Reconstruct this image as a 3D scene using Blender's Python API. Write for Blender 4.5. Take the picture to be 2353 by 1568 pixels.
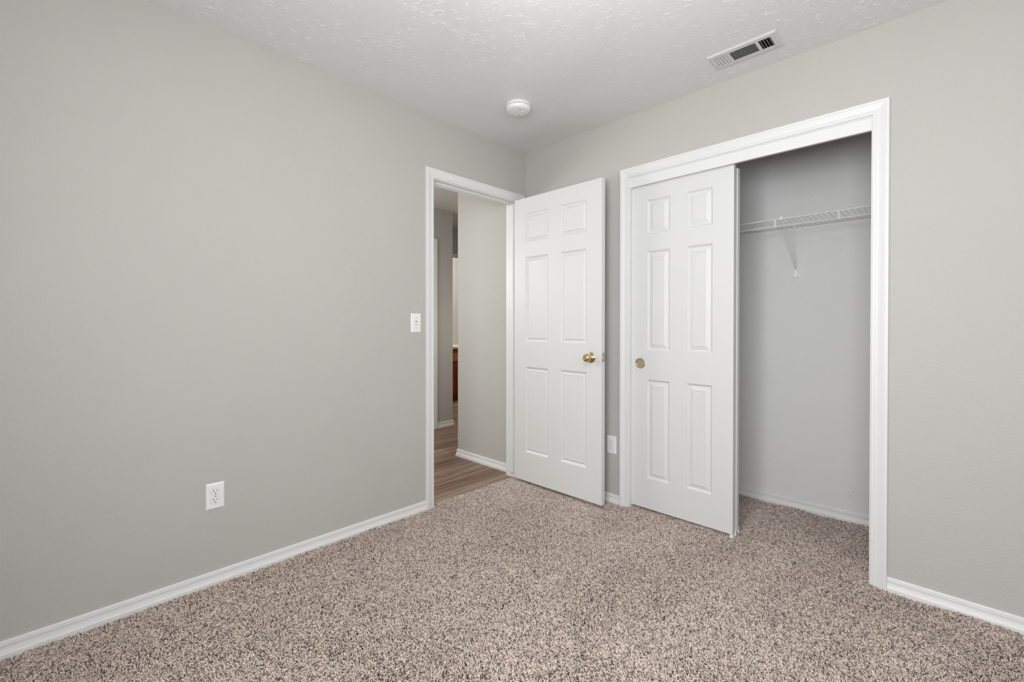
import bpy, bmesh, math, random
import numpy as np
from mathutils import Vector, Matrix
random.seed(7)
rng = np.random.default_rng(11)
PI = math.pi
for o in list(bpy.data.objects):
    bpy.data.objects.remove(o)
SC = bpy.context.scene
COL = SC.collection

# ------------------------------------------------------------------ camera
cam_d = bpy.data.cameras.new('camera')
cam = bpy.data.objects.new('camera', cam_d)
COL.objects.link(cam)
YAW, PITCH, ROLL, FPX = -0.7758, -0.0072, 0.0005, 1031.05
cam_loc = Vector((2.3174, -2.5107, 1.1369))
cy_, sy_, cp_, sp_ = math.cos(YAW), math.sin(YAW), math.cos(PITCH), math.sin(PITCH)
fwd = Vector((sy_ * cp_, cy_ * cp_, sp_))
rgt = Vector((cy_, -sy_, 0))
up = rgt.cross(fwd)
r2 = math.cos(ROLL) * rgt + math.sin(ROLL) * up
u2 = -math.sin(ROLL) * rgt + math.cos(ROLL) * up
m = Matrix((r2, u2, -fwd)).transposed().to_4x4()
m.translation = cam_loc
cam.matrix_world = m
cam_d.sensor_width = 36
cam_d.lens = FPX / 2353 * 36
cam_d.shift_y = -27.96 / 2353
cam_d.clip_start = 0.02
SC.camera = cam

# ------------------------------------------------------------------ world, lights, exposure
w = bpy.data.worlds.new('sky')
SC.world = w
w.use_nodes = True
w.node_tree.nodes['Background'].inputs[0].default_value = (0.75, 0.85, 1.0, 1)
w.node_tree.nodes['Background'].inputs[1].default_value = 0.6

def area(name, loc, target, sx, sy, power, color=(1, 1, 1)):
    d = bpy.data.lights.new(name, 'AREA')
    d.shape = 'RECTANGLE'; d.size = sx; d.size_y = sy; d.energy = power; d.color = color
    o = bpy.data.objects.new(name, d); COL.objects.link(o)
    o.location = loc
    o.rotation_euler = (Vector(target) - Vector(loc)).to_track_quat('-Z', 'Y').to_euler()
    return o
# daylight through the bedroom's two windows (both behind the camera)
area('window_daylight_rear', (2.25, -3.50, 1.38), (2.25, 0, 1.36), 1.4, 1.0, 74, (0.975, 0.99, 1.0))
area('window_daylight_right', (3.40, -1.55, 1.40), (0, -1.55, 1.38), 1.3, 1.1, 11, (0.975, 0.99, 1.0))
# hall and bathroom lamps; bedroom and passage fill lights added without fixtures
def point_light(name, loc, r, power, color):
    d = bpy.data.lights.new(name, 'POINT'); d.energy = power; d.color = color; d.shadow_soft_size = r
    o = bpy.data.objects.new(name, d); COL.objects.link(o); o.location = loc
    return o
point_light('bedroom_fill_light', (1.62, -1.62, 2.06), 0.14, 16, (1, 0.99, 0.975))  # added fill with no fixture, brightens the ceiling and far corner
point_light('hall_lamp_globe', (-1.15, -1.45, 1.65), 0.28, 46, (1, 0.98, 0.955))  # hung well below the ceiling and made wide for even hall light
point_light('passage_fill_light', (-1.00, 0.95, 1.15), 0.10, 8, (1, 0.91, 0.82))  # added fill for the far hall wall, in place of next-room daylight
point_light('bathroom_lamp_globe', (-3.05, 1.25, 2.00), 0.12, 44, (1, 0.95, 0.88))
SC.view_settings.view_transform = 'Standard'
SC.view_settings.look = 'None'
SC.view_settings.gamma = 1
SC.view_settings.use_curve_mapping = False
SC.view_settings.exposure = 0.08
SC.cycles.use_denoising = True
SC.cycles.max_bounces = 10
SC.cycles.diffuse_bounces = 6
SC.cycles.glossy_bounces = 3
SC.cycles.caustics_reflective = False
SC.cycles.caustics_refractive = False

# ------------------------------------------------------------------ materials
def mat(name, color, rough=0.5, metal=0.0, spec=0.5):
    m = bpy.data.materials.new(name); m.use_nodes = True
    b = m.node_tree.nodes['Principled BSDF']
    b.inputs['Base Color'].default_value = (*color, 1)
    b.inputs['Roughness'].default_value = rough
    b.inputs['Metallic'].default_value = metal
    b.inputs['Specular IOR Level'].default_value = spec
    return m
def N(m, t, **kw):
    n = m.node_tree.nodes.new(t)
    for k, v in kw.items():
        if hasattr(n, k): setattr(n, k, v)
        else: n.inputs[k].default_value = v
    return n
def L(m, a, b): m.node_tree.links.new(a, b)
def bsdf(m): return m.node_tree.nodes['Principled BSDF']
def noise_bump(m, scale, strength, dist, detail=3, mottling=0.0):
    tc = N(m, 'ShaderNodeTexCoord')
    n = N(m, 'ShaderNodeTexNoise'); n.inputs['Scale'].default_value = scale; n.inputs['Detail'].default_value = detail
    L(m, tc.outputs['Object'], n.inputs['Vector'])
    b = N(m, 'ShaderNodeBump'); b.inputs['Strength'].default_value = strength; b.inputs['Distance'].default_value = dist
    L(m, n.outputs['Fac'], b.inputs['Height']); L(m, b.outputs['Normal'], bsdf(m).inputs['Normal'])
    if mottling:
        col = bsdf(m).inputs['Base Color'].default_value[:]
        n2 = N(m, 'ShaderNodeTexNoise'); n2.inputs['Scale'].default_value = 2.2; n2.inputs['Detail'].default_value = 4
        L(m, tc.outputs['Object'], n2.inputs['Vector'])
        r = N(m, 'ShaderNodeValToRGB')
        r.color_ramp.elements[0].position = 0.3; r.color_ramp.elements[1].position = 0.7
        r.color_ramp.elements[0].color = tuple(c * (1 - mottling) for c in col[:3]) + (1,)
        r.color_ramp.elements[1].color = tuple(min(1, c * (1 + mottling)) for c in col[:3]) + (1,)
        L(m, n2.outputs['Fac'], r.inputs['Fac']); L(m, r.outputs['Color'], bsdf(m).inputs['Base Color'])
    return m

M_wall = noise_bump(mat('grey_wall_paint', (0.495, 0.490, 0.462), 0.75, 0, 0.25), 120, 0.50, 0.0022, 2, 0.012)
M_closet = noise_bump(mat('closet_wall_brightened', (0.76, 0.76, 0.755), 0.75, 0, 0.25), 120, 0.50, 0.0022, 2, 0.012)  # neutral tint, lightened in colour to offset weak light inside the closet
M_trim = noise_bump(mat('white_trim_paint', (0.76, 0.76, 0.756), 0.42), 60, 0.008, 0.0006)
M_door = noise_bump(mat('white_door_paint', (0.70, 0.70, 0.697), 0.46), 45, 0.06, 0.0006)
M_plastic = noise_bump(mat('white_plastic', (0.86, 0.86, 0.85), 0.3), 30, 0.02, 0.0003)
M_wire = noise_bump(mat('white_coated_wire', (0.80, 0.80, 0.79), 0.35), 80, 0.02, 0.0003)
M_dark = noise_bump(mat('dark_hollow', (0.012, 0.011, 0.010), 0.9, 0, 0.1), 50, 0.02, 0.0003)
M_slot = noise_bump(mat('socket_slot_black', (0.015, 0.014, 0.013), 0.6, 0, 0.2), 50, 0.02, 0.0003)
M_brass = noise_bump(mat('polished_brass', (0.70, 0.56, 0.30), 0.16, 1.0), 25, 0.03, 0.0003)
M_pull = noise_bump(mat('aged_brass_pull', (0.62, 0.58, 0.42), 0.30, 0.9), 25, 0.03, 0.0003)
M_steel = noise_bump(mat('brushed_steel', (0.55, 0.53, 0.48), 0.35, 1.0), 90, 0.05, 0.0003)
M_vent = noise_bump(mat('white_enamelled_metal', (0.66, 0.66, 0.655), 0.35), 40, 0.02, 0.0003)
M_counter = noise_bump(mat('pale_countertop', (0.80, 0.74, 0.66), 0.25), 30, 0.02, 0.0003)
M_joint = noise_bump(mat('receptacle_joint_grey', (0.36, 0.36, 0.35), 0.5), 30, 0.02, 0.0003)
M_grey = noise_bump(mat('smoke_grille_grey', (0.10, 0.10, 0.10), 0.6), 30, 0.02, 0.0003)

# ceiling: knock-down plaster with sparse trowel ridges
M_ceil = mat('textured_ceiling_plaster', (0.78, 0.78, 0.775), 0.30, 0, 0.6)
def ceiling_nodes(m):
    tc = N(m, 'ShaderNodeTexCoord')
    n3 = N(m, 'ShaderNodeTexNoise'); n3.inputs['Scale'].default_value = 48; n3.inputs['Detail'].default_value = 3
    L(m, tc.outputs['Object'], n3.inputs['Vector'])
    bp = N(m, 'ShaderNodeBump'); bp.inputs['Strength'].default_value = 0.35; bp.inputs['Distance'].default_value = 0.0020
    L(m, n3.outputs['Fac'], bp.inputs['Height']); L(m, bp.outputs['Normal'], bsdf(m).inputs['Normal'])
ceiling_nodes(M_ceil)
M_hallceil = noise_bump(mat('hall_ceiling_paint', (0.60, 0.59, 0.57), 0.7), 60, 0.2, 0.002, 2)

# hall floor: vinyl planks running along y
M_wood = mat('brown_vinyl_planks', (0.2, 0.15, 0.12), 0.42, 0, 0.4)
def wood_nodes(m):
    tc = N(m, 'ShaderNodeTexCoord')
    br = N(m, 'ShaderNodeTexBrick')
    br.offset = 0.37
    br.inputs['Scale'].default_value = 1; br.inputs['Brick Width'].default_value = 1.22; br.inputs['Row Height'].default_value = 0.152
    br.inputs['Mortar Size'].default_value = 0.0006; br.inputs['Mortar Smooth'].default_value = 0.2
    br.inputs['Color1'].default_value = (0.34, 0.255, 0.195, 1); br.inputs['Color2'].default_value = (0.20, 0.125, 0.085, 1)
    br.inputs['Mortar'].default_value = (0.10, 0.07, 0.05, 1)
    rot = N(m, 'ShaderNodeMapping'); rot.inputs['Rotation'].default_value = (0, 0, PI / 2)
    L(m, tc.outputs['Object'], rot.inputs['Vector']); L(m, rot.outputs[0], br.inputs['Vector'])
    st = N(m, 'ShaderNodeMapping'); st.inputs['Scale'].default_value = (22, 1.6, 1)
    L(m, tc.outputs['Object'], st.inputs['Vector'])
    n = N(m, 'ShaderNodeTexNoise'); n.inputs['Scale'].default_value = 1.0; n.inputs['Detail'].default_value = 6; n.inputs['Roughness'].default_value = 0.62
    L(m, st.outputs[0], n.inputs['Vector'])
    r = N(m, 'ShaderNodeValToRGB'); r.color_ramp.elements[0].position = 0.3; r.color_ramp.elements[1].position = 0.68
    r.color_ramp.elements[0].color = (0.42, 0.36, 0.31, 1); r.color_ramp.elements[1].color = (1.3, 1.3, 1.3, 1)
    L(m, n.outputs['Fac'], r.inputs['Fac'])
    mx = N(m, 'ShaderNodeMix', data_type='RGBA', blend_type='MULTIPLY'); mx.inputs[0].default_value = 1
    L(m, br.outputs['Color'], mx.inputs[6]); L(m, r.outputs['Color'], mx.inputs[7])
    L(m, mx.outputs[2], bsdf(m).inputs['Base Color'])
    bp = N(m, 'ShaderNodeBump'); bp.inputs['Strength'].default_value = 0.15; bp.inputs['Distance'].default_value = 0.001
    L(m, n.outputs['Fac'], bp.inputs['Height']); L(m, bp.outputs['Normal'], bsdf(m).inputs['Normal'])
wood_nodes(M_wood)

M_cherry = mat('cherry_wood', (0.30, 0.045, 0.02), 0.35)
def cherry_nodes(m, c0, c1):
    tc = N(m, 'ShaderNodeTexCoord'); st = N(m, 'ShaderNodeMapping'); st.inputs['Scale'].default_value = (30, 30, 2.5)
    L(m, tc.outputs['Object'], st.inputs['Vector'])
    n = N(m, 'ShaderNodeTexNoise'); n.inputs['Scale'].default_value = 1; n.inputs['Detail'].default_value = 5
    L(m, st.outputs[0], n.inputs['Vector'])
    r = N(m, 'ShaderNodeValToRGB'); r.color_ramp.elements[0].color = (*c0, 1); r.color_ramp.elements[1].color = (*c1, 1)
    L(m, n.outputs['Fac'], r.inputs['Fac']); L(m, r.outputs['Color'], bsdf(m).inputs['Base Color'])
cherry_nodes(M_cherry, (0.16, 0.018, 0.008), (0.36, 0.05, 0.02))
M_cherry_lit = mat('lit_cherry_wood', (0.5, 0.16, 0.04), 0.35)  # lit copy of the cherry, orange light put into its colour
cherry_nodes(M_cherry_lit, (0.36, 0.10, 0.02), (0.60, 0.20, 0.05))

# carpet yarn: colour carried per tuft
M_pile = mat('frieze_carpet_yarn', (0.4, 0.33, 0.29), 0.9, 0, 0.1)
_a = N(M_pile, 'ShaderNodeVertexColor'); _a.layer_name = 'yarn'
L(M_pile, _a.outputs['Color'], bsdf(M_pile).inputs['Base Color'])
bsdf(M_pile).inputs['Sheen Weight'].default_value = 0.40; bsdf(M_pile).inputs['Sheen Roughness'].default_value = 0.5
M_backing = noise_bump(mat('carpet_backing', (0.07, 0.052, 0.045), 0.95, 0, 0.05), 220, 0.8, 0.004, 3, 0.1)

# ------------------------------------------------------------------ mesh helpers
def bx(bm, x0, x1, y0, y1, z0, z1):
    if x1 < x0: x0, x1 = x1, x0
    if y1 < y0: y0, y1 = y1, y0
    if z1 < z0: z0, z1 = z1, z0
    v = [bm.verts.new((x, y, z)) for x in (x0, x1) for y in (y0, y1) for z in (z0, z1)]
    for f in ((0, 1, 3, 2), (4, 6, 7, 5), (0, 4, 5, 1), (2, 3, 7, 6), (0, 2, 6, 4), (1, 5, 7, 3)):
        bm.faces.new([v[i] for i in f])
    return bm
def box(*a):
    return bx(bmesh.new(), *a)
def wloc(o):
    v = Vector((0, 0, 0))
    while o is not None:
        v = v + o.location; o = o.parent
    return v
def obj(name, bm, material, parent=None, smooth=False, bevel=0, bang=40):
    """link a bmesh written in world coordinates as one mesh object"""
    if bevel:
        es = [e for e in bm.edges if e.is_manifold and e.calc_face_angle(0) > math.radians(bang)]
        bmesh.ops.bevel(bm, geom=es, offset=bevel, segments=2, affect='EDGES', profile=0.6)
    bmesh.ops.recalc_face_normals(bm, faces=bm.faces)
    me = bpy.data.meshes.new(name)
    org = Vector((0, 0, 0))
    if parent is not None: org = wloc(parent)
    bmesh.ops.translate(bm, verts=bm.verts, vec=-org)
    bm.to_mesh(me); bm.free()
    me.materials.append(material)
    if smooth:
        for p in me.polygons: p.use_smooth = True
        try: me.set_sharp_from_angle(angle=math.radians(35))
        except Exception: pass
    o = bpy.data.objects.new(name, me); COL.objects.link(o)
    if parent is not None: o.parent = parent
    return o
def thing(name, label, cat, loc, group=None):
    o = bpy.data.objects.new(name, None); COL.objects.link(o)
    o.empty_display_size = 0.05
    o.location = loc; o['label'] = label; o['category'] = cat
    if group: o['group'] = group
    return o
def struct(name, bm, material, smooth=False, bevel=0):
    o = obj(name, bm, material, None, smooth, bevel); o['kind'] = 'structure'
    return o
def label(o, text): o['label'] = text; return o
def loft(bm, lines, cap=True):
    """lines: list of profile rings (each a list of 3D points) joined into a closed section sweep"""
    rings = [[bm.verts.new(p) for p in ln] for ln in lines]
    n = len(rings[0])
    for a, b in zip(rings, rings[1:]):
        for i in range(n):
            j = (i + 1) % n
            bm.faces.new((a[i], a[j], b[j], b[i]))
    if cap:
        bm.faces.new(rings[0][::-1]); bm.faces.new(rings[-1])
    return bm
def tube(bm, pts, r, n=8):
    pts = [Vector(p) for p in pts]
    rings = []
    for i, p in enumerate(pts):
        d = (pts[min(i + 1, len(pts) - 1)] - pts[max(i - 1, 0)]).normalized()
        ref = Vector((0, 0, 1)) if abs(d.z) < 0.9 else Vector((1, 0, 0))
        a = d.cross(ref).normalized(); b = d.cross(a)
        rings.append([p + r * (math.cos(2 * PI * k / n) * a + math.sin(2 * PI * k / n) * b) for k in range(n)])
    return loft(bm, rings)
def lathe(bm, prof, M, n=40):
    """prof: (radius, height) pairs; M maps (x, y, h) to the world"""
    rings = []
    for r, h in prof:
        if r < 1e-6: rings.append([bm.verts.new(M(0, 0, h))])
        else: rings.append([bm.verts.new(M(r * math.cos(2 * PI * k / n), r * math.sin(2 * PI * k / n), h)) for k in range(n)])
    for a, b in zip(rings, rings[1:]):
        for i in range(n):
            j = (i + 1) % n
            if len(a) == 1 and len(b) == 1: continue
            if len(a) == 1: bm.faces.new((a[0], b[j], b[i]))
            elif len(b) == 1: bm.faces.new((a[i], a[j], b[0]))
            else: bm.faces.new((a[i], a[j], b[j], b[i]))
    return bm

# ------------------------------------------------------------------ dimensions
H = 2.44
TH = 0.115
ZB = -0.012          # structural floor under the carpet pile
XR, YR = 3.25, -3.35 # right and rear walls of the bedroom
JL, JR, JT = -0.848, -0.090, 2.053   # bedroom doorway jamb faces
CL, CR, CT = 0.882, 2.061, 2.053     # closet opening jamb faces
YC = 0.722           # closet back wall
J = 0.018            # jamb board thickness
VENT = (1.458, 1.757, -0.286, -0.146)

# ------------------------------------------------------------------ shell
b = bmesh.new()
bx(b, -0.035, XR + TH, YR - TH, YC + TH, ZB - 0.1, ZB)
struct('floor', b, M_backing)
b = box(-4.6, -0.035, -4.2, 3.4, -0.1, -0.008)
struct('floor_hall', b, M_wood)
def ceiling():
    # slab plus the raised trowel strokes of the knock-down plaster
    co = [(x, y, z) for x in (-TH, XR + TH) for y in (YR - TH, YC + TH) for z in (H, H + 0.1)]
    fc = [(0, 1, 3, 2), (4, 6, 7, 5), (0, 4, 5, 1), (2, 3, 7, 6), (0, 2, 6, 4), (1, 5, 7, 3)]
    r = np.random.default_rng(5)
    n = 26000
    X = r.uniform(0.02, XR - .02, n); Y = r.uniform(YR + .02, -.02, n)
    den = np.sin(9 * X + 3 * np.sin(5 * Y)) * np.sin(8 * Y + 2 * np.sin(7 * X)) + .6 * np.sin(23 * X + 11 * Y)
    for x, y, dd, u in zip(X, Y, den, r.uniform(-1.6, 1.5, n)):
        if dd < u * .9: continue
        if VENT[0] - .01 < x < VENT[1] + .01 and VENT[2] - .01 < y < VENT[3] + .01: continue
        k = int(r.integers(5, 14)); a = r.uniform(0, PI); st = r.uniform(.0028, .0052)
        fade = min(1, max(.25, math.hypot(x, y) / 1.9)); hh = r.uniform(.0004, .0019) * fade; wd = r.uniform(.0007, .0015); ca = r.normal(0, .22)
        p = np.array([x, y]); base = len(co)
        for i in range(k):
            t = np.array([math.cos(a), math.sin(a)]); nn = np.array([-t[1], t[0]])
            e = math.sin(PI * (i + .35) / (k - .3)) ** .6
            w_ = wd * (.35 + .65 * e)
            for off, z in ((w_, 0), (w_ * .25, hh * e), (-w_ * .25, hh * e), (-w_, 0)):
                q = p + nn * off; co.append((q[0], q[1], H + .0002 - z))
            p = p + t * st; a += ca + r.normal(0, .38)
        for i in range(k - 1):
            for j in range(3):
                o = base + i * 4 + j; fc.append((o, o + 1, o + 5, o + 4))
    me = bpy.data.meshes.new('ceiling'); me.from_pydata(co, [], fc); me.update()
    bm = bmesh.new(); bm.from_mesh(me); bmesh.ops.recalc_face_normals(bm, faces=bm.faces[:6]); bm.faces.ensure_lookup_table()
    flip = [f for f in bm.faces[6:] if f.normal.z > 0]
    bmesh.ops.reverse_faces(bm, faces=flip)
    bm.to_mesh(me); bm.free(); me.materials.append(M_ceil)
    for i, p in enumerate(me.polygons): p.use_smooth = i > 5
    o = bpy.data.objects.new('ceiling', me); COL.objects.link(o); o['kind'] = 'structure'
ceiling()
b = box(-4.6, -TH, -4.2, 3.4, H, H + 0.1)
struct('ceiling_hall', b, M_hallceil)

b = bmesh.new()   # wall with the bedroom doorway
bx(b, -TH, 0, YR - TH, JL - J, -0.1, H)
bx(b, -TH, 0, JR + J, 0, -0.1, H)
bx(b, -TH, 0, JL - J, JR + J, JT + J, H)
struct('wall_left', b, M_wall)
b = bmesh.new()   # wall with the closet opening
bx(b, 0, CL - J, 0, TH, -0.1, H)
bx(b, CR + J, XR + TH, 0, TH, -0.1, H)
bx(b, CL - J, CR + J, 0, TH, CT + J, H)
struct('wall_back', b, M_wall)
b = bmesh.new()   # right wall, with a window opening behind the camera's shoulder
bx(b, XR, XR + TH, YR - TH, -2.2, -0.1, H); bx(b, XR, XR + TH, -0.9, 0, -0.1, H)
bx(b, XR, XR + TH, -2.2, -0.9, -0.1, 0.85); bx(b, XR, XR + TH, -2.2, -0.9, 1.95, H)
struct('wall_right', b, M_wall)
b = bmesh.new()   # rear wall with its window opening
bx(b, 0, 1.55, YR - TH, YR, -0.1, H); bx(b, 2.95, XR, YR - TH, YR, -0.1, H)
bx(b, 1.55, 2.95, YR - TH, YR, -0.1, 0.88); bx(b, 1.55, 2.95, YR - TH, YR, 1.88, H)
struct('wall_front', b, M_wall)
# window frames
def window(name, P):
    b = bmesh.new()
    def q(u0, u1, v0, v1, w0, w1):
        a = P(u0, v0, w0); c = P(u1, v1, w1); bx(b, a[0], c[0], a[1], c[1], a[2], c[2])
    q(0, 0.05, 0, P.H, 0.03, 0.09); q(P.W - 0.05, P.W, 0, P.H, 0.03, 0.09)
    q(0.05, P.W - 0.05, 0, 0.05, 0.03, 0.09); q(0.05, P.W - 0.05, P.H - .05, P.H, 0.03, 0.09)
    q(P.W / 2 - 0.02, P.W / 2 + 0.02, 0.05, P.H - .05, 0.03, 0.09)
    struct(name, b, M_trim)
class F1:
    W = 1.4; H = 1.0
    def __call__(s, u, v, w): return (1.55 + u, YR - w, 0.88 + v)
class F2:
    W = 1.3; H = 1.1
    def __call__(s, u, v, w): return (XR + w, -2.2 + u, 0.85 + v)
window('window_1', F1()); window('window_2', F2())

# closet shell
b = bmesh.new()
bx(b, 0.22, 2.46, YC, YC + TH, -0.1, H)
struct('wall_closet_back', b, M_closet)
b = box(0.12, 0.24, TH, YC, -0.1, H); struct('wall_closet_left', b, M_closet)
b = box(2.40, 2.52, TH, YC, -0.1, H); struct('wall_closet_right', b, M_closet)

# ------------------------------------------------------------------ hall and bathroom seen through the doorway
HX, HY = -0.775, -0.035
b = box(HX, -TH, HY, HY + 0.15, -0.1, H); struct('wall_hall_near', b, M_wall)
b = bmesh.new()
bx(b, -1.885, -1.77, -4.2, -0.37, -0.1, H); bx(b, -1.885, -1.77, 0.425, 0.685, -0.1, H); bx(b, -1.885, -1.77, -0.37, 0.425, 2.07, H)
struct('wall_hall_far', b, M_wall)
b = bmesh.new()
BX = -2.46
bx(b, BX - TH, BX, -1.0, 0.93, -0.1, H); bx(b, BX - TH, BX, 1.70, 3.3, -0.1, H); bx(b, BX - TH, BX, 0.93, 1.70, 2.07, H)
struct('wall_bathroom_front', b, M_wall)
b = box(-3.75, -3.63, 0.2, 3.3, -0.1, H); struct('wall_bathroom_back', b, M_wall)
b = box(-3.63, BX - TH, 2.95, 3.05, -0.1, H); struct('wall_bathroom_right', b, M_wall)
b = box(-3.63, BX - TH, 0.2, 0.3, -0.1, H); struct('wall_bathroom_left', b, M_wall)
b = box(-1.885, BX, -1.1, -1.0, -0.1, H); struct('wall_passage_end', b, M_wall)
b = box(BX, 0.12, 3.3, 3.4, -0.1, H); struct('wall_hall_end', b, M_wall)
b = box(-1.885, -TH, -4.3, -4.2, -0.1, H); struct('wall_hall_rear', b, M_wall)
b = box(-TH, 0.12, TH + .04, 3.4, -0.1, H); struct('wall_hall_side', b, M_wall)
b = box(-TH, 0, -4.3, YR - TH, -0.1, H); struct('wall_hall_outer', b, M_wall)

# ------------------------------------------------------------------ trim profiles
CAS = [(0, 0), (0, .0075), (.002, .009), (.009, .009), (.0105, .0068), (.0125, .0068), (.0135, .0095), (.020, .0098), (.028, .0118),
       (.036, .0146), (.0405, .0160), (.0415, .0142), (.0432, .0142), (.0445, .0166), (.050, .0172), (.0545, .0165), (.0565, .014), (.057, 0)]
def casing(name, i0, i1, top, zb, P):
    """U-shaped casing round an opening; P(u, z, t): u along the wall, t out of it"""
    b = bmesh.new()
    lines = [[P(i0 - o, zb, t) for o, t in CAS], [P(i0 - o, top + o, t) for o, t in CAS],
             [P(i1 + o, top + o, t) for o, t in CAS], [P(i1 + o, zb, t) for o, t in CAS]]
    loft(b, lines)
    return struct(name, b, M_trim)
PA = lambda u, z, t: (t, u, z)             # bedroom side of the left wall
PAh = lambda u, z, t: (-TH - t, u, z)      # its hall side
PB = lambda u, z, t: (u, -t, z)            # closet wall
casing('trim_1', -0.853, -0.087, 2.058, -0.008, PA)
casing('trim_2', 0.876, 2.066, 2.058, -0.008, PB)
casing('trim_3', -0.853, -0.087, 2.058, -0.008, PAh)
def casing_on(name, i0, i1, P): casing(name, i0, i1, 2.045, -0.008, P)
casing_on('trim_4', -0.350, 0.405, lambda u, z, t: (-1.77 + t, u, z))
casing_on('trim_5', 0.945, 1.685, lambda u, z, t: (BX + t, u, z))

BASE = [(0, .076), (.004, .076), (.0048, .0735), (.0052, .0705), (.0085, .0690), (.0090, .0655), (.0078, .0635), (.0080, .0600), (.0098, .0585),
        (.0100, .0555), (.0080, .0530), (.0078, .045), (.0088, .036), (.0106, .027), (.0122, .0205), (.0138, .0185), (.0148, .0155), (.0148, -.010), (0, -.010)]
BASE = [(t, z * 0.055 / 0.076 if z > 0 else z) for t, z in BASE]
def baseboard(name, pts, parent=None):
    """pts: list of (x, y, nx, ny) along the wall with outward direction for the (mitred) profile"""
    b = bmesh.new()
    loft(b, [[(x + nx * t, y + ny * t, z) for t, z in BASE] for x, y, nx, ny in pts])
    return struct(name, b, M_trim)
baseboard('baseboard_left', [(0, YR, 1, 0), (0, -0.910, 1, 0)])
baseboard('baseboard_corner', [(0, -0.030, 1, 0), (0, 0, 1, -1), (0.819, 0, 0, -1)])
baseboard('baseboard_right', [(2.123, 0, 0, -1), (XR, 0, -1, -1), (XR, YR, -1, 1), (0, YR, 0, 1)])
baseboard('baseboard_closet', [(0.24, TH, 1, 0), (0.24, YC, 1, -1), (2.40, YC, -1, -1), (2.40, TH, -1, 0)])
baseboard('baseboard_hall_near', [(-TH - 0.017, HY, 0, -1), (HX, HY, -1, -1), (HX, HY + 0.15, -1, 1), (-TH, HY + 0.15, 0, 1)])
baseboard('baseboard_hall_far', [(-1.77, 0.462, 1, 0), (-1.77, 0.685, 1, 1), (-1.885, 0.685, -1, 1), (-1.885, -1.0, -1, 0)])
baseboard('baseboard_bathroom', [(BX, 1.742, 1, 0), (BX, 3.3, 1, 0)])

# ------------------------------------------------------------------ door frames
def jambs(name, i0, i1, top, d0, d1, P, zb=-0.008):
    """three jamb boards; d0..d1 is the depth through the wall"""
    b = bmesh.new()
    def q(u0, u1, z0, z1):
        a = P(u0, z0, d0); c = P(u1, z1, d1); bx(b, a[0], c[0], a[1], c[1], a[2], c[2])
    q(i0 - J, i0, zb, top + J); q(i1, i1 + J, zb, top + J); q(i0, i1, top, top + J)
    return struct(name, b, M_trim, bevel=0.0008)
def stops(name, i0, i1, top, d0, d1, P, zb=0.03):
    b = bmesh.new()
    s = 0.010
    pr = lambda k: [(k * 0, d0), (k * s, d0 + 0.003), (k * s, d1 - 0.003), (0, d1)]
    def ring(u, z, du, dz):
        return [P(u + du * a, z + dz * a, d) for a, d in ((0, d0), (s * 0.7, d0), (s, d0 + 0.004), (s, d1 - 0.004), (s * 0.7, d1), (0, d1))]
    loft(b, [ring(i0, zb, 1, 0), ring(i0, top, 1, -1), ring(i1, top, -1, -1), ring(i1, zb, -1, 0)])
    return struct(name, b, M_trim)
PAj = lambda u, z, d: (-d, u, z)
jambs('trim_6', JL, JR, JT, 0.0, TH, PAj)
stops('trim_7', JL, JR, JT, 0.037, 0.072, PAj)
PBj = lambda u, z, d: (u, d, z)
jambs('trim_8', CL, CR, CT, 0.0, TH, PBj)
jambs('trim_10', -0.345, 0.40, 2.05, 0.0, TH, lambda u, z, d: (-1.77 - d, u, z))
jambs('trim_11', 0.95, 1.68, 2.05, 0.0, TH, lambda u, z, d: (BX - d, u, z))
# head board that hides the sliding-door track
struct('trim_9', box(CL, CR, 0.005, 0.022, 1.996, CT), M_trim, bevel=0.0015)
# strike plate let into the latch jamb
b = bmesh.new()
bx(b, -0.050, -0.006, JL, JL + 0.0015, 0.905, 0.965); bx(b, -0.006, 0.003, JL, JL + 0.0028, 0.917, 0.953)
sp = obj('strike_plate', b, M_steel, bpy.data.objects['trim_6'], bevel=0.0006)
label(sp, 'small metal strike plate on the latch side')

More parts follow.
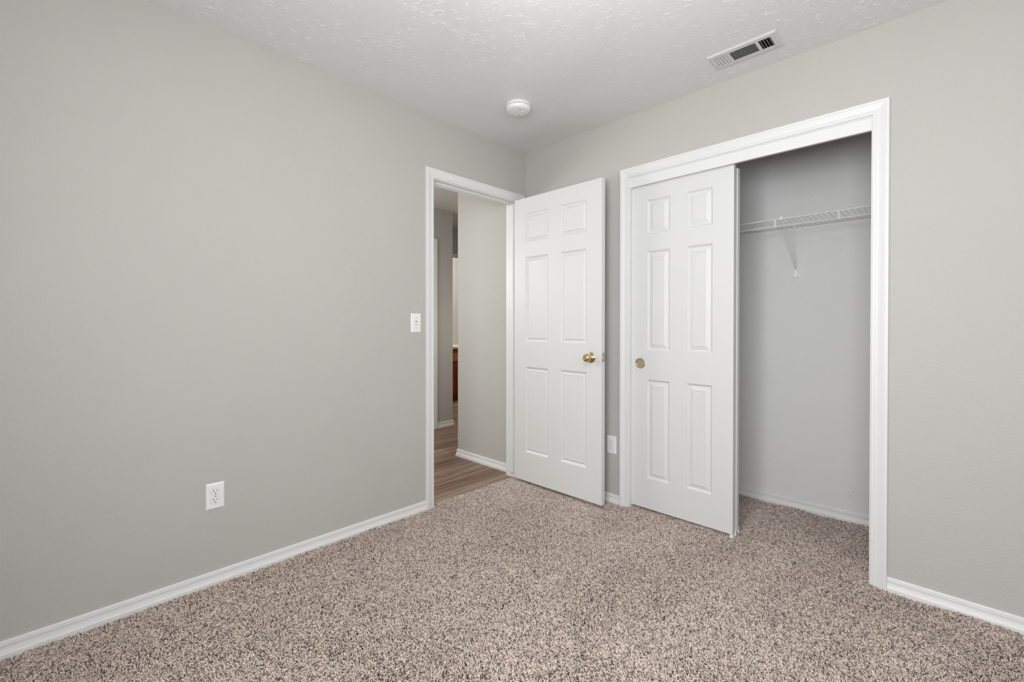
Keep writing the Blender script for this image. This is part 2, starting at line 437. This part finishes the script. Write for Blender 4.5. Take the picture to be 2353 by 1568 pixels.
# ------------------------------------------------------------------ panel doors
def slab(x0, x1, z0, z1, yf, yb, cols, rows, rings, both=True):
    """six-panel slab; rings: (inset, depth) steps of each moulded panel"""
    b = bmesh.new()
    xs = sorted(set([x0, x1] + [v for c in cols for v in c]))
    zs = sorted(set([z0, z1] + [v for r in rows for v in r]))
    def face(y, sgn):
        for i in range(len(xs) - 1):
            for k in range(len(zs) - 1):
                a0, a1, c0, c1 = xs[i], xs[i + 1], zs[k], zs[k + 1]
                if (a0, a1) in cols and (c0, c1) in rows and (sgn > 0 or both):
                    prev = None
                    for ins, dep in rings:
                        pts = [(a0 + ins, y + sgn * dep, c0 + ins), (a1 - ins, y + sgn * dep, c0 + ins), (a1 - ins, y + sgn * dep, c1 - ins), (a0 + ins, y + sgn * dep, c1 - ins)]
                        v = [b.verts.new(p) for p in pts]
                        if prev:
                            for q in range(4):
                                b.faces.new((prev[q], prev[(q + 1) % 4], v[(q + 1) % 4], v[q]))
                        prev = v
                    b.faces.new(prev)
                else:
                    v = [b.verts.new(p) for p in ((a0, y, c0), (a1, y, c0), (a1, y, c1), (a0, y, c1))]
                    b.faces.new(v)
    face(yf, 1); face(yb, -1)
    for q in (((x0, yf), (x0, yb)), ((x1, yf), (x1, yb))):
        v = [b.verts.new((q[0][0], q[0][1], z0)), b.verts.new((q[1][0], q[1][1], z0)), b.verts.new((q[1][0], q[1][1], z1)), b.verts.new((q[0][0], q[0][1], z1))]
        b.faces.new(v)
    for z in (z0, z1):
        b.faces.new([b.verts.new(p) for p in ((x0, yf, z), (x1, yf, z), (x1, yb, z), (x0, yb, z))])
    bmesh.ops.remove_doubles(b, verts=b.verts, dist=1e-5)
    return b
R1 = [(0, 0), (.0015, .0022), (.0130, .0100), (.0165, .0108), (.0280, .0030), (.0305, .0046)]
R2 = [(0, 0), (.0015, .0025), (.0105, .0095), (.0135, .0102), (.038, .0025), (.0405, .0042)]
DX0, DX1, DZ0, DZ1, DY0, DY1 = 0.030, 0.777, 0.024, 2.049, -0.151, -0.116
def door_root(name, bm, org):
    me = bpy.data.meshes.new(name)
    bmesh.ops.recalc_face_normals(bm, faces=bm.faces)
    bmesh.ops.translate(bm, verts=bm.verts, vec=-Vector(org)); bm.to_mesh(me); bm.free()
    me.materials.append(M_door)
    o = bpy.data.objects.new(name, me); COL.objects.link(o); o.location = org
    o['kind'] = 'structure'
    return o
d1 = door_root('door_1', slab(DX0, DX1, DZ0, DZ1, DY0, DY1, [(.137, .349), (.452, .664)], [(.231, .842), (1.022, 1.626), (1.733, 1.937)], R1), (DX0, DY1, DZ0))
label(d1, 'white six-panel bedroom door standing open against the back wall')
# knobs, both sides
def knob(y, s, name='door_knob'):
    Mk = lambda a, c, h: (0.697 + a, y - s * h, 0.936 + c)
    b = bmesh.new()
    lathe(b, [(0.011, .004), (0.0115, .018), (.0135, .024), (.0205, .028), (.0255, .036), (.0268, .044), (.0250, .053), (.0200, .0600), (.0130, .0630), (.0120, .0620), (.0060, .0625), (0, .0625)], Mk, 40)
    k = obj(name, b, M_brass, d1, smooth=True); label(k, 'round polished brass knob')
    b = bmesh.new()
    lathe(b, [(.0335, 0), (.0335, .0015), (.0320, .0035), (.0275, .0060), (.0230, .0070), (.0190, .0095), (.0150, .0125), (.0115, .0135), (.0100, .013)], Mk, 40)
    obj('rose', b, M_brass, k, smooth=True)
knob(DY0, 1); knob(DY1, -1)
b = box(DX1, DX1 + 0.0014, -0.146, -0.121, 0.912, 0.969)
lp = obj('latch_plate', b, M_steel, d1, bevel=0.0005); label(lp, 'small steel latch plate on the door edge')
b = bmesh.new(); bx(b, DX1 + 0.0014, DX1 + 0.010, -0.141, -0.127, 0.931, 0.950)
for v in b.verts:
    if v.co.x > DX1 + 0.005 and v.co.y > -0.13: v.co.x -= 0.006
obj('latch_bolt', b, M_steel, lp, bevel=0.001)
for z in (0.928, 0.9405 + 0.0215):
    b = bmesh.new(); Ms = lambda a, c, h, z=z: (DX1 + 0.0012 + h, -0.1335 + a, z - 0.006 + c)
    lathe(b, [(.0032, 0), (.0030, .0006), (0, .0008)], Ms, 12); obj('screw', b, M_dark, lp)
for z in (1.822, 1.094, 0.250):
    b = bmesh.new()
    for k in range(5):
        z0 = z - 0.0445 + k * 0.0178
        tube(b, [(0.0145, -0.116, z0 + 0.0004), (0.0145, -0.116, z0 + 0.0174)], 0.0062, 14)
    bx(b, 0.0145, DX0, -0.1185, -0.1165, z - 0.0445, z + 0.0445)
    bx(b, -0.028, 0.0145, JR - 0.0022, JR - 0.0004, z - 0.0445, z + 0.0445); bx(b, 0.0125, 0.0145, -0.116, JR - 0.0004, z - 0.0445, z + 0.0445)
    h = obj('hinge', b, M_trim, d1); label(h, 'white painted butt hinge')

# closet sliding doors
COLS = [(.983, 1.128), (1.229, 1.373)]; ROWS = [(.201, .806), (.986, 1.592), (1.696, 1.904)]
d2 = door_root('door_2', slab(0.873, 1.483, 0.015, 2.018, 0.030, 0.063, COLS, ROWS, R2), (0.873, 0.063, 0.015))
label(d2, 'white six-panel sliding closet door, the front one with a brass finger pull')
dy = 0.049
d3 = door_root('door_3', slab(0.880, 1.487, 0.022, 1.990, 0.030 + dy, 0.063 + dy, [(a + .006, c + .006) for a, c in COLS], ROWS, R2), (0.880, 0.063 + dy, 0.022))
label(d3, 'white sliding closet door parked behind the front one, only its edge visible')
Mp = lambda a, c, h: (0.938 + a, 0.030 - h, 0.904 + c)
b = bmesh.new()
lathe(b, [(.0325, 0), (.0325, .0012), (.0310, .0028), (.0275, .0030), (.0262, .0022), (.0250, .0005)], Mp, 48)
fp = obj('finger_pull', b, M_brass, d2, smooth=True); label(fp, 'round flush brass finger pull')
b = bmesh.new(); lathe(b, [(.0252, .0007), (.012, .0004), (0, .0003)], Mp, 48)
obj('pull_cup', b, M_pull, fp, smooth=True)
# roller tracks above the sliding doors
b = bmesh.new()
bx(b, CL, CR, 0.026, 0.067, 2.040, CT); bx(b, CL, CR, 0.076, 0.115, 2.040, CT)
obj('door_track', b, M_vent, bpy.data.objects['trim_8'])
# floor guide of the sliding doors
g = thing('door_guide', 'small white plastic guide on the carpet under the closet door corners', 'door guide', (1.478, 0.0706, -0.011))
b = bmesh.new()
bx(b, 1.470, 1.487, 0.020, 0.122, -0.011, 0.002)
obj('guide_base', b, M_plastic, g, bevel=0.001)
for y0, z1 in ((0.0225, 0.015), (0.0695, 0.028), (0.1175, 0.036)):
    obj('guide_fin', bx(bmesh.new(), 1.4705, 1.4865, y0, y0 + 0.0035, 0.002, z1), M_plastic, g, bevel=0.0008)

# hall closet door and a bathroom vanity
d4 = door_root('door_4', slab(0, 0, 0, 0, 0, 0, [], [], R1) if False else box(-1.855, -1.820, -0.342, 0.397, 0.005, 2.045), (-1.855, -0.342, 0.005))
label(d4, 'closed white door across the hall')

v = thing('vanity_cabinet', 'dark cherry wood base cabinet in the room beyond the hall', 'cabinet', (-3.33, 1.55, -0.008))
b = bmesh.new(); bx(b, -3.62, -3.07, 0.95, 2.30, 0.09, 0.79); bx(b, -3.62, -3.13, 0.95, 2.30, -0.008, 0.09)
obj('cabinet_body', b, M_cherry, v, bevel=0.002)
for k in range(3):
    y0 = 0.97 + k * 0.44; y1 = y0 + 0.41
    b = box(-3.07, -3.05, y0, y1, 0.60, 0.725); dr = obj('drawer', b, M_cherry_lit, v, bevel=0.004); label(dr, 'cherry drawer front with amber light in its colour')
    b = bmesh.new()
    bx(b, -3.07, -3.05, y0, y0 + 0.06, 0.10, 0.565); bx(b, -3.07, -3.05, y1 - 0.06, y1, 0.10, 0.565)
    bx(b, -3.07, -3.05, y0 + 0.06, y1 - 0.06, 0.10, 0.16); bx(b, -3.07, -3.05, y0 + 0.06, y1 - 0.06, 0.505, 0.565)
    bx(b, -3.07, -3.058, y0 + 0.06, y1 - 0.06, 0.16, 0.505)
    obj('cabinet_door', b, M_cherry, v, bevel=0.003)
t = obj('countertop', box(-3.62, -3.035, 0.93, 2.32, 0.79, 0.82), M_counter, None, bevel=0.006)
t['label'] = 'pale countertop on the dark cherry cabinet'; t['category'] = 'countertop'

# ------------------------------------------------------------------ outlets and switch
def plate_bm(P, w=0.070, h=0.1145, t=0.0055, holes=()):
    b = bmesh.new()
    rings = [(0, 0), (0, .0012), (.0025, .0040), (.0065, t)]
    prev = None
    for ins, dp in rings:
        a, c = w / 2 - ins, h / 2 - ins
        v = [b.verts.new(P(*q, dp)) for q in ((-a, -c), (a, -c), (a, c), (-a, c))]
        if prev:
            for q in range(4): b.faces.new((prev[q], prev[(q + 1) % 4], v[(q + 1) % 4], v[q]))
        prev = v
    b.faces.new(prev)
    return b
def prism(bm, pts, P, w0, w1):
    a = [bm.verts.new(P(x, y, w0)) for x, y in pts]; c = [bm.verts.new(P(x, y, w1)) for x, y in pts]
    n = len(pts)
    for i in range(n): bm.faces.new((a[i], a[(i + 1) % n], c[(i + 1) % n], c[i]))
    bm.faces.new(a); bm.faces.new(c)
    return bm
def rrect(x0, x1, y0, y1): return [(x0, y0), (x1, y0), (x1, y1), (x0, y1)]
def outlet(loc, P, lab):
    t = thing('power_outlet', lab, 'outlet', loc, 'white duplex wall outlets')
    obj('wall_plate', plate_bm(P), M_plastic, t)
    for s in (1, -1):
        cy = s * 0.0195
        pts = []
        for k in range(48):
            a = 2 * PI * k / 48
            pts.append((0.0172 * math.cos(a), cy + max(-0.0143, min(0.0143, 0.0172 * math.sin(a)))))
        # dark joint line round the receptacle, then the face
        obj_gap = [(x * 1.05, cy + (y - cy) * 1.06) for x, y in pts]
        g_ = obj('receptacle_joint', prism(bmesh.new(), obj_gap, P, 0.0050, 0.00565), M_joint, t)
        r = obj('receptacle', prism(bmesh.new(), pts, P, 0.0050, 0.0068), M_plastic, t)
        obj('slot', prism(bmesh.new(), rrect(-.0078, -.0052, cy + .0000, cy + .0085), P, .0060, .00695), M_slot, r)
        obj('slot', prism(bmesh.new(), rrect(.0052, .0075, cy + .0008, cy + .0080), P, .0060, .00695), M_slot, r)
        gp = [(0.0027 * math.cos(2 * PI * k / 16), cy - 0.0072 + min(.0018, 0.0027 * math.sin(2 * PI * k / 16))) for k in range(16)]
        obj('ground_hole', prism(bmesh.new(), gp, P, .0060, .00695), M_slot, r)
    b = bmesh.new(); lathe(b, [(.0030, .0050), (.0030, .0058), (.0022, .0066), (0, .0068)], P, 20)
    obj('screw', b, M_steel, t, smooth=True)
    return t
c1 = (0, -2.018, 0.3855)
outlet(c1, lambda x, y, w: (w, c1[1] + x, c1[2] + y), 'white duplex outlet low on the long left wall')
c2 = (0.7545, 0, 0.3695)
outlet(c2, lambda x, y, w: (c2[0] + x, -w, c2[2] + y), 'white duplex outlet between the open door and the closet casing')
c3 = (0, -0.980, 1.153)
Psw = lambda x, y, w: (w, c3[1] + x, c3[2] + y)
t = thing('light_switch', 'white toggle light switch beside the doorway casing', 'light switch', c3)
obj('wall_plate', plate_bm(Psw), M_plastic, t)
obj('toggle_slot', prism(bmesh.new(), rrect(-.0048, .0048, -.0118, .0118), Psw, .0050, .0058), M_grey, t)
b = bmesh.new()
vs = []
for x in (-.0040, .0040):
    for y, w in ((.0062, .0050), (-.0070, .0050), (-.0125, .0165), (-.0070, .0190)):
        vs.append(b.verts.new(Psw(x, y, w)))
b.faces.new(vs[:4]); b.faces.new(vs[4:][::-1])
for i in range(4): b.faces.new((vs[i], vs[(i + 1) % 4], vs[4 + (i + 1) % 4], vs[4 + i]))
obj('toggle', b, M_plastic, t, bevel=0.0008)
for s in (1, -1):
    b = bmesh.new(); lathe(b, [(.0030, .0052), (.0028, .0060), (0, .0064)], lambda x, y, w, s=s: Psw(x, y + s * .0302, w), 20)
    obj('screw', b, M_steel, t, smooth=True)

# ------------------------------------------------------------------ smoke detector
sx, sy = 0.478, -0.584
t = thing('smoke_detector', 'round white smoke detector on the ceiling near the room corner', 'smoke detector', (sx, sy, H))
Pd = lambda x, y, h: (sx + x, sy + y, H - h)
obj('mounting_base', lathe(bmesh.new(), [(0, 0.0002), (.071, 0.0002), (.0722, .003), (.0722, .0100), (.0705, .0118), (.066, .0120), (0, .0120)], Pd, 64), M_plastic, t, smooth=True)
obj('sensing_gap', lathe(bmesh.new(), [(.0665, .0118), (.0665, .0150)], Pd, 64), M_grey, t, smooth=True)
for k in range(8):
    a = 2 * PI * (k + .3) / 8
    ca, sa = math.cos(a), math.sin(a)
    pts = [(ca * .0660 - sa * .0022, sa * .0660 + ca * .0022), (ca * .0660 + sa * .0022, sa * .0660 - ca * .0022),
           (ca * .0712 + sa * .0022, sa * .0712 - ca * .0022), (ca * .0712 - sa * .0022, sa * .0712 + ca * .0022)]
    obj('gap_rib', prism(bmesh.new(), pts, Pd, .0116, .0152), M_plastic, t)
obj('cover', lathe(bmesh.new(), [(0, .0150), (.066, .0150), (.0706, .0152), (.0716, .0175), (.0712, .0265), (.0690, .0320), (.0640, .0360), (.0540, .0382), (.020, .0392), (0, .0393)], Pd, 64), M_plastic, t, smooth=True)
obj('test_button', lathe(bmesh.new(), [(.0105, .0380), (.0105, .0400), (.0085, .0408), (0, .0410)], lambda x, y, h: (sx + .018 + x, sy + .016 + y, H - h), 28), M_plastic, t, smooth=True)
for a0 in (2.0, -0.6):
    b = bmesh.new()
    pts = [(.034 * math.cos(a0 + q * .06), .034 * math.sin(a0 + q * .06)) for q in range(8)] + [(.0315 * math.cos(a0 + q * .06), .0315 * math.sin(a0 + q * .06)) for q in range(7, -1, -1)]
    prism(b, pts, Pd, .0375, .0392); obj('sound_slot', b, M_grey, t)

# ------------------------------------------------------------------ ceiling vent
VX0, VX1, VY0, VY1 = 1.458, 1.757, -0.286, -0.146
t = thing('ceiling_vent', 'white rectangular three-way air register set in the ceiling', 'vent', ((VX0 + VX1) / 2, (VY0 + VY1) / 2, H))
holes = [(1.484, 1.538), (1.552, 1.664), (1.678, 1.727)]
hy0, hy1 = -0.259, -0.175
ZV = H - 0.0075
b = bmesh.new()
xs = [VX0 + .006, 1.484, 1.538, 1.552, 1.664, 1.678, 1.727, VX1 - .006]
bx(b, xs[0], xs[-1], VY0 + .006, hy0, ZV, ZV + .002); bx(b, xs[0], xs[-1], hy1, VY1 - .006, ZV, ZV + .002)
for i in (0, 2, 4, 6): bx(b, xs[i], xs[i + 1], hy0, hy1, ZV, ZV + .002)
fr = [(VX0, VY0), (VX1, VY0), (VX1, VY1), (VX0, VY1)]
fi = [(VX0 + .006, VY0 + .006), (VX1 - .006, VY0 + .006), (VX1 - .006, VY1 - .006), (VX0 + .006, VY1 - .006)]
lo = [b.verts.new((x, y, H)) for x, y in fr]; lo2 = [b.verts.new((x, y, H - .003)) for x, y in fr]; hi = [b.verts.new((x, y, ZV)) for x, y in fi]
for i in range(4):
    j = (i + 1) % 4
    b.faces.new((lo[i], lo[j], lo2[j], lo2[i])); b.faces.new((lo2[i], lo2[j], hi[j], hi[i]))
obj('frame', b, M_vent, t)
obj('duct_shade_sheet', box(VX0 + .010, VX1 - .010, hy0 - .004, hy1 + .004, H - .0008, H - .0002), M_dark, t)  # black sheet in place of the duct hollow, shade put into its colour
def slat(p0, p1, perp, tilt, wd):
    p0, p1 = Vector(p0), Vector(p1); pr = Vector(perp)
    d = (pr * math.cos(tilt) + Vector((0, 0, 1)) * math.sin(tilt)) * wd / 2
    n = d.normalized().cross((p1 - p0).normalized()) * .0004
    b = bmesh.new()
    loft(b, [[p0 - d - n, p0 + d - n, p0 + d + n, p0 - d + n], [p1 - d - n, p1 + d - n, p1 + d + n, p1 - d + n]])
    return b
for k in range(7):
    y = hy0 + (k + .5) * (hy1 - hy0) / 7
    obj('slat', slat((1.552, y, ZV + .0028), (1.664, y, ZV + .0028), (0, 1, 0), math.radians(38), .0068), M_vent, t)
for k in range(4):
    x = 1.484 + (k + .6) * .0135
    obj('slat', slat((x, hy0, ZV + .003), (x, hy1, ZV + .003), (1, 0, 0), math.radians(34), .0135), M_vent, t)
    x = 1.678 + (k + .5) * .01225
    obj('slat', slat((x, hy0, ZV + .003), (x, hy1, ZV + .003), (1, 0, 0), math.radians(-58), .0070), M_vent, t)
for x in (1.470, 1.745):
    b = bmesh.new(); lathe(b, [(.0040, 0), (.0036, .0010), (0, .0014)], lambda a, c, h, x=x: (x + a, -.216 + c, ZV - h), 18)
    obj('screw', b, M_vent, t, smooth=True)

# ------------------------------------------------------------------ wire shelf in the closet
ZS = 1.752; YF = 0.415
t = thing('wire_shelf', 'white wire shelf across the open closet', 'shelf', (1.32, YC, ZS))
SX0, SX1 = 0.246, 2.394
obj('front_rail', tube(bmesh.new(), [(SX0, YF, ZS), (SX1, YF, ZS)], .0032, 10), M_wire, t, smooth=True)
obj('lip_rail', tube(bmesh.new(), [(SX0, YF, ZS - .042), (SX1, YF, ZS - .042)], .0032, 10), M_wire, t, smooth=True)
obj('back_rail', tube(bmesh.new(), [(SX0, .711, ZS), (SX1, .711, ZS)], .0030, 10), M_wire, t, smooth=True)
obj('middle_rail', tube(bmesh.new(), [(SX0, .563, ZS - .004), (SX1, .563, ZS - .004)], .0025, 10), M_wire, t, smooth=True)
b = bmesh.new()
x = SX0 + .012
while x < SX1:
    tube(b, [(x, .712, ZS + .0022), (x, YF + .001, ZS + .0016)], .0012, 6); x += .0254
dw = obj('deck_wires', b, M_wire, t, smooth=True)
for x in (0.374, 0.676, 0.978, 1.28, 1.582, 1.884, 2.186):
    b = bmesh.new(); tube(b, [(x - .003, YF - .002, ZS), (x - .003, YF - .002, ZS - .042)], .0026, 8); tube(b, [(x + .003, YF - .002, ZS), (x + .003, YF - .002, ZS - .042)], .0026, 8)
    obj('lip_brace', b, M_wire, t, smooth=True)
for x in (0.85, 1.620, 2.30):
    b = box(x - .006, x + .006, .700, YC, ZS - .008, ZS + .007)
    obj('wall_clip', b, M_plastic, t, bevel=.002)
br = obj('support_bracket', tube(bmesh.new(), [(1.615, YF - .004, ZS + .006), (1.615, YF + .006, ZS - .004), (1.623, .7125, 1.480)], .0034, 10), M_wire, t, smooth=True)
label(br, 'diagonal white support strut')
b = bmesh.new(); bx(b, 1.6085, 1.6215, YF - .008, YF + .008, ZS - .006, ZS + .008); obj('bracket_hook', b, M_plastic, br, bevel=.002)
b = bmesh.new()
for ring in (0,):
    a = [(1.612, YC - .0005, 1.442), (1.636, YC - .0005, 1.442), (1.633, YC - .0005, 1.489), (1.615, YC - .0005, 1.489)]
    c = [(1.612, YC - .010, 1.442), (1.636, YC - .010, 1.442), (1.633, YC - .014, 1.489), (1.615, YC - .014, 1.489)]
    loft(b, [a, c])
bx(b, 1.611, 1.637, YC - .016, YC - .0005, 1.438, 1.444)
obj('bracket_foot', b, M_plastic, br, bevel=.0015)
b = bmesh.new(); lathe(b, [(.0028, .010), (.0024, .013), (0, .0135)], lambda a, c, h: (1.624 + a, YC - h, 1.463 + c), 14); obj('screw', b, M_steel, bpy.data.objects['bracket_foot'] if False else br, smooth=True)
b = bmesh.new(); lathe(b, [(.0022, .0002), (.0014, .0006), (0, .0008)], lambda a, c, h: (1.905 + a, YC - h, .150 + c), 10)
dent = obj('nail_hole', b, M_dark, bpy.data.objects['wall_closet_back']); label(dent, 'tiny dark nail hole')

# ------------------------------------------------------------------ carpet pile: every tuft a bent, twisted bit of yarn
def carpet():
    dens = 85000
    x0, x1, y0, y1 = -0.034, XR - .002, YR + .002, YC - .002
    n = int(dens * (x1 - x0) * (y1 - y0))
    x = rng.uniform(x0, x1, n); y = rng.uniform(y0, y1, n)
    d = (x - cam_loc.x) * fwd.x + (y - cam_loc.y) * fwd.y
    s = (x - cam_loc.x) * rgt.x + (y - cam_loc.y) * rgt.y
    keep = (d > 0.95) & (np.abs(s) < 1.25 * d + 0.35)
    cl = (x > CL) & (x < CR)
    inroom = (y < -.010) & (x > .006)
    door = (x <= .006) & (y > JL + .003) & (y < JR - .003)
    clos = ((y >= -.010) & (y < TH) & cl) | ((y >= TH) & (x > .26) & (x < 2.39))
    keep &= inroom | door | clos
    x, y, s, d = x[keep], y[keep], s[keep], d[keep]
    n = len(x)
    def sm(fx, fy, sc, seed):
        r = np.random.default_rng(seed); o = np.zeros(n)
        for k in range(14):
            a = r.uniform(0, 2 * PI); f = sc * r.uniform(.5, 1.6); o += np.sin(f * (math.cos(a) * fx + math.sin(a) * fy) + r.uniform(0, 6.28))
        return o / math.sqrt(7)
    n1, n2, n3 = sm(x, y, 9, 1), sm(x, y, 9, 2), sm(x, y, 26, 3)
    # pile leans in swaths
    lx = .75 * n1 + .35 * n3 + rng.normal(0, .55, n); ly = .75 * n2 + .35 * n3 + rng.normal(0, .55, n)
    h = rng.uniform(.0075, .0150, n) + .0014 * n3 + .0009 * n1
    ln = .0060
    p0 = np.stack([x, y, np.full(n, ZB - .001)], 1)
    dirv = np.stack([lx, ly], 1)
    cur = rng.normal(0, 1.0, (n, 2))
    pts = [p0]
    L_ = rng.uniform(.006, .0115, n)
    az = np.arctan2(ly, lx)
    hd = np.column_stack([np.cos(az), np.sin(az)])
    sd = np.column_stack([-np.sin(az), np.cos(az)])
    lat = np.zeros((n, 2)); bend = rng.normal(0, 1.1, n); L_ *= 1.0 + .24 * n3
    for k, (st, zz) in enumerate(((.22, .72), (.36, 1.0), (.42, .86))):
        an = bend * (k + .3) * .75 + rng.normal(0, .25, n)
        step = (np.cos(an)[:, None] * hd + np.sin(an)[:, None] * sd) * (L_ * st)[:, None]
        lat = lat + step
        pts.append(np.column_stack([x + lat[:, 0], y + lat[:, 1], ZB + h * zz]))
    rad = [.0010, .0013, .0013, .0008]
    V = np.zeros((n, 4, 3, 3), np.float32)
    for i in range(4):
        t_ = pts[min(i + 1, 3)] - pts[max(i - 1, 0)]
        t_ /= np.linalg.norm(t_, axis=1)[:, None]
        a = np.cross(t_, np.array([.31, .2, .93])); a /= np.linalg.norm(a, axis=1)[:, None]
        c = np.cross(t_, a)
        for q in range(3):
            an = 2 * PI * q / 3 + i * .5
            V[:, i, q] = pts[i] + rad[i] * (math.cos(an) * a + math.sin(an) * c)
    base = (np.arange(n) * 12)[:, None, None]
    quads = []
    for i in range(3):
        for q in range(3):
            r_ = (q + 1) % 3
            quads.append([i * 3 + q, i * 3 + r_, (i + 1) * 3 + r_, (i + 1) * 3 + q])
    F = (base + np.array(quads)[None]).reshape(-1)
    me = bpy.data.meshes.new('carpet_pile')
    nv = n * 12; nf = n * 9
    me.vertices.add(nv); me.vertices.foreach_set('co', V.reshape(-1))
    me.loops.add(nf * 4); me.loops.foreach_set('vertex_index', F.astype(np.int32))
    me.polygons.add(nf); me.polygons.foreach_set('loop_start', (np.arange(nf) * 4).astype(np.int32))
    me.polygons.foreach_set('use_smooth', np.ones(nf, bool))
    me.update(calc_edges=True)
    pal = np.array([[.93, .775, .69], [.71, .58, .51], [.40, .305, .265], [.11, .072, .06]])
    idx = rng.choice(4, n, p=[.42, .28, .15, .15])
    colr = pal[idx] * rng.uniform(.88, 1.12, (n, 1))
    ca = me.color_attributes.new('yarn', 'FLOAT_COLOR', 'POINT')
    C4 = np.ones((n, 12, 4), np.float32); C4[:, :, :3] = colr[:, None, :]
    ca.data.foreach_set('color', C4.reshape(-1))
    me.materials.append(M_pile)
    o = bpy.data.objects.new('carpet_pile', me); COL.objects.link(o)
    o['kind'] = 'stuff'; o['label'] = 'taupe and brown flecked shaggy carpet covering the bedroom and closet floor'; o['category'] = 'carpet'
    return n
carpet()
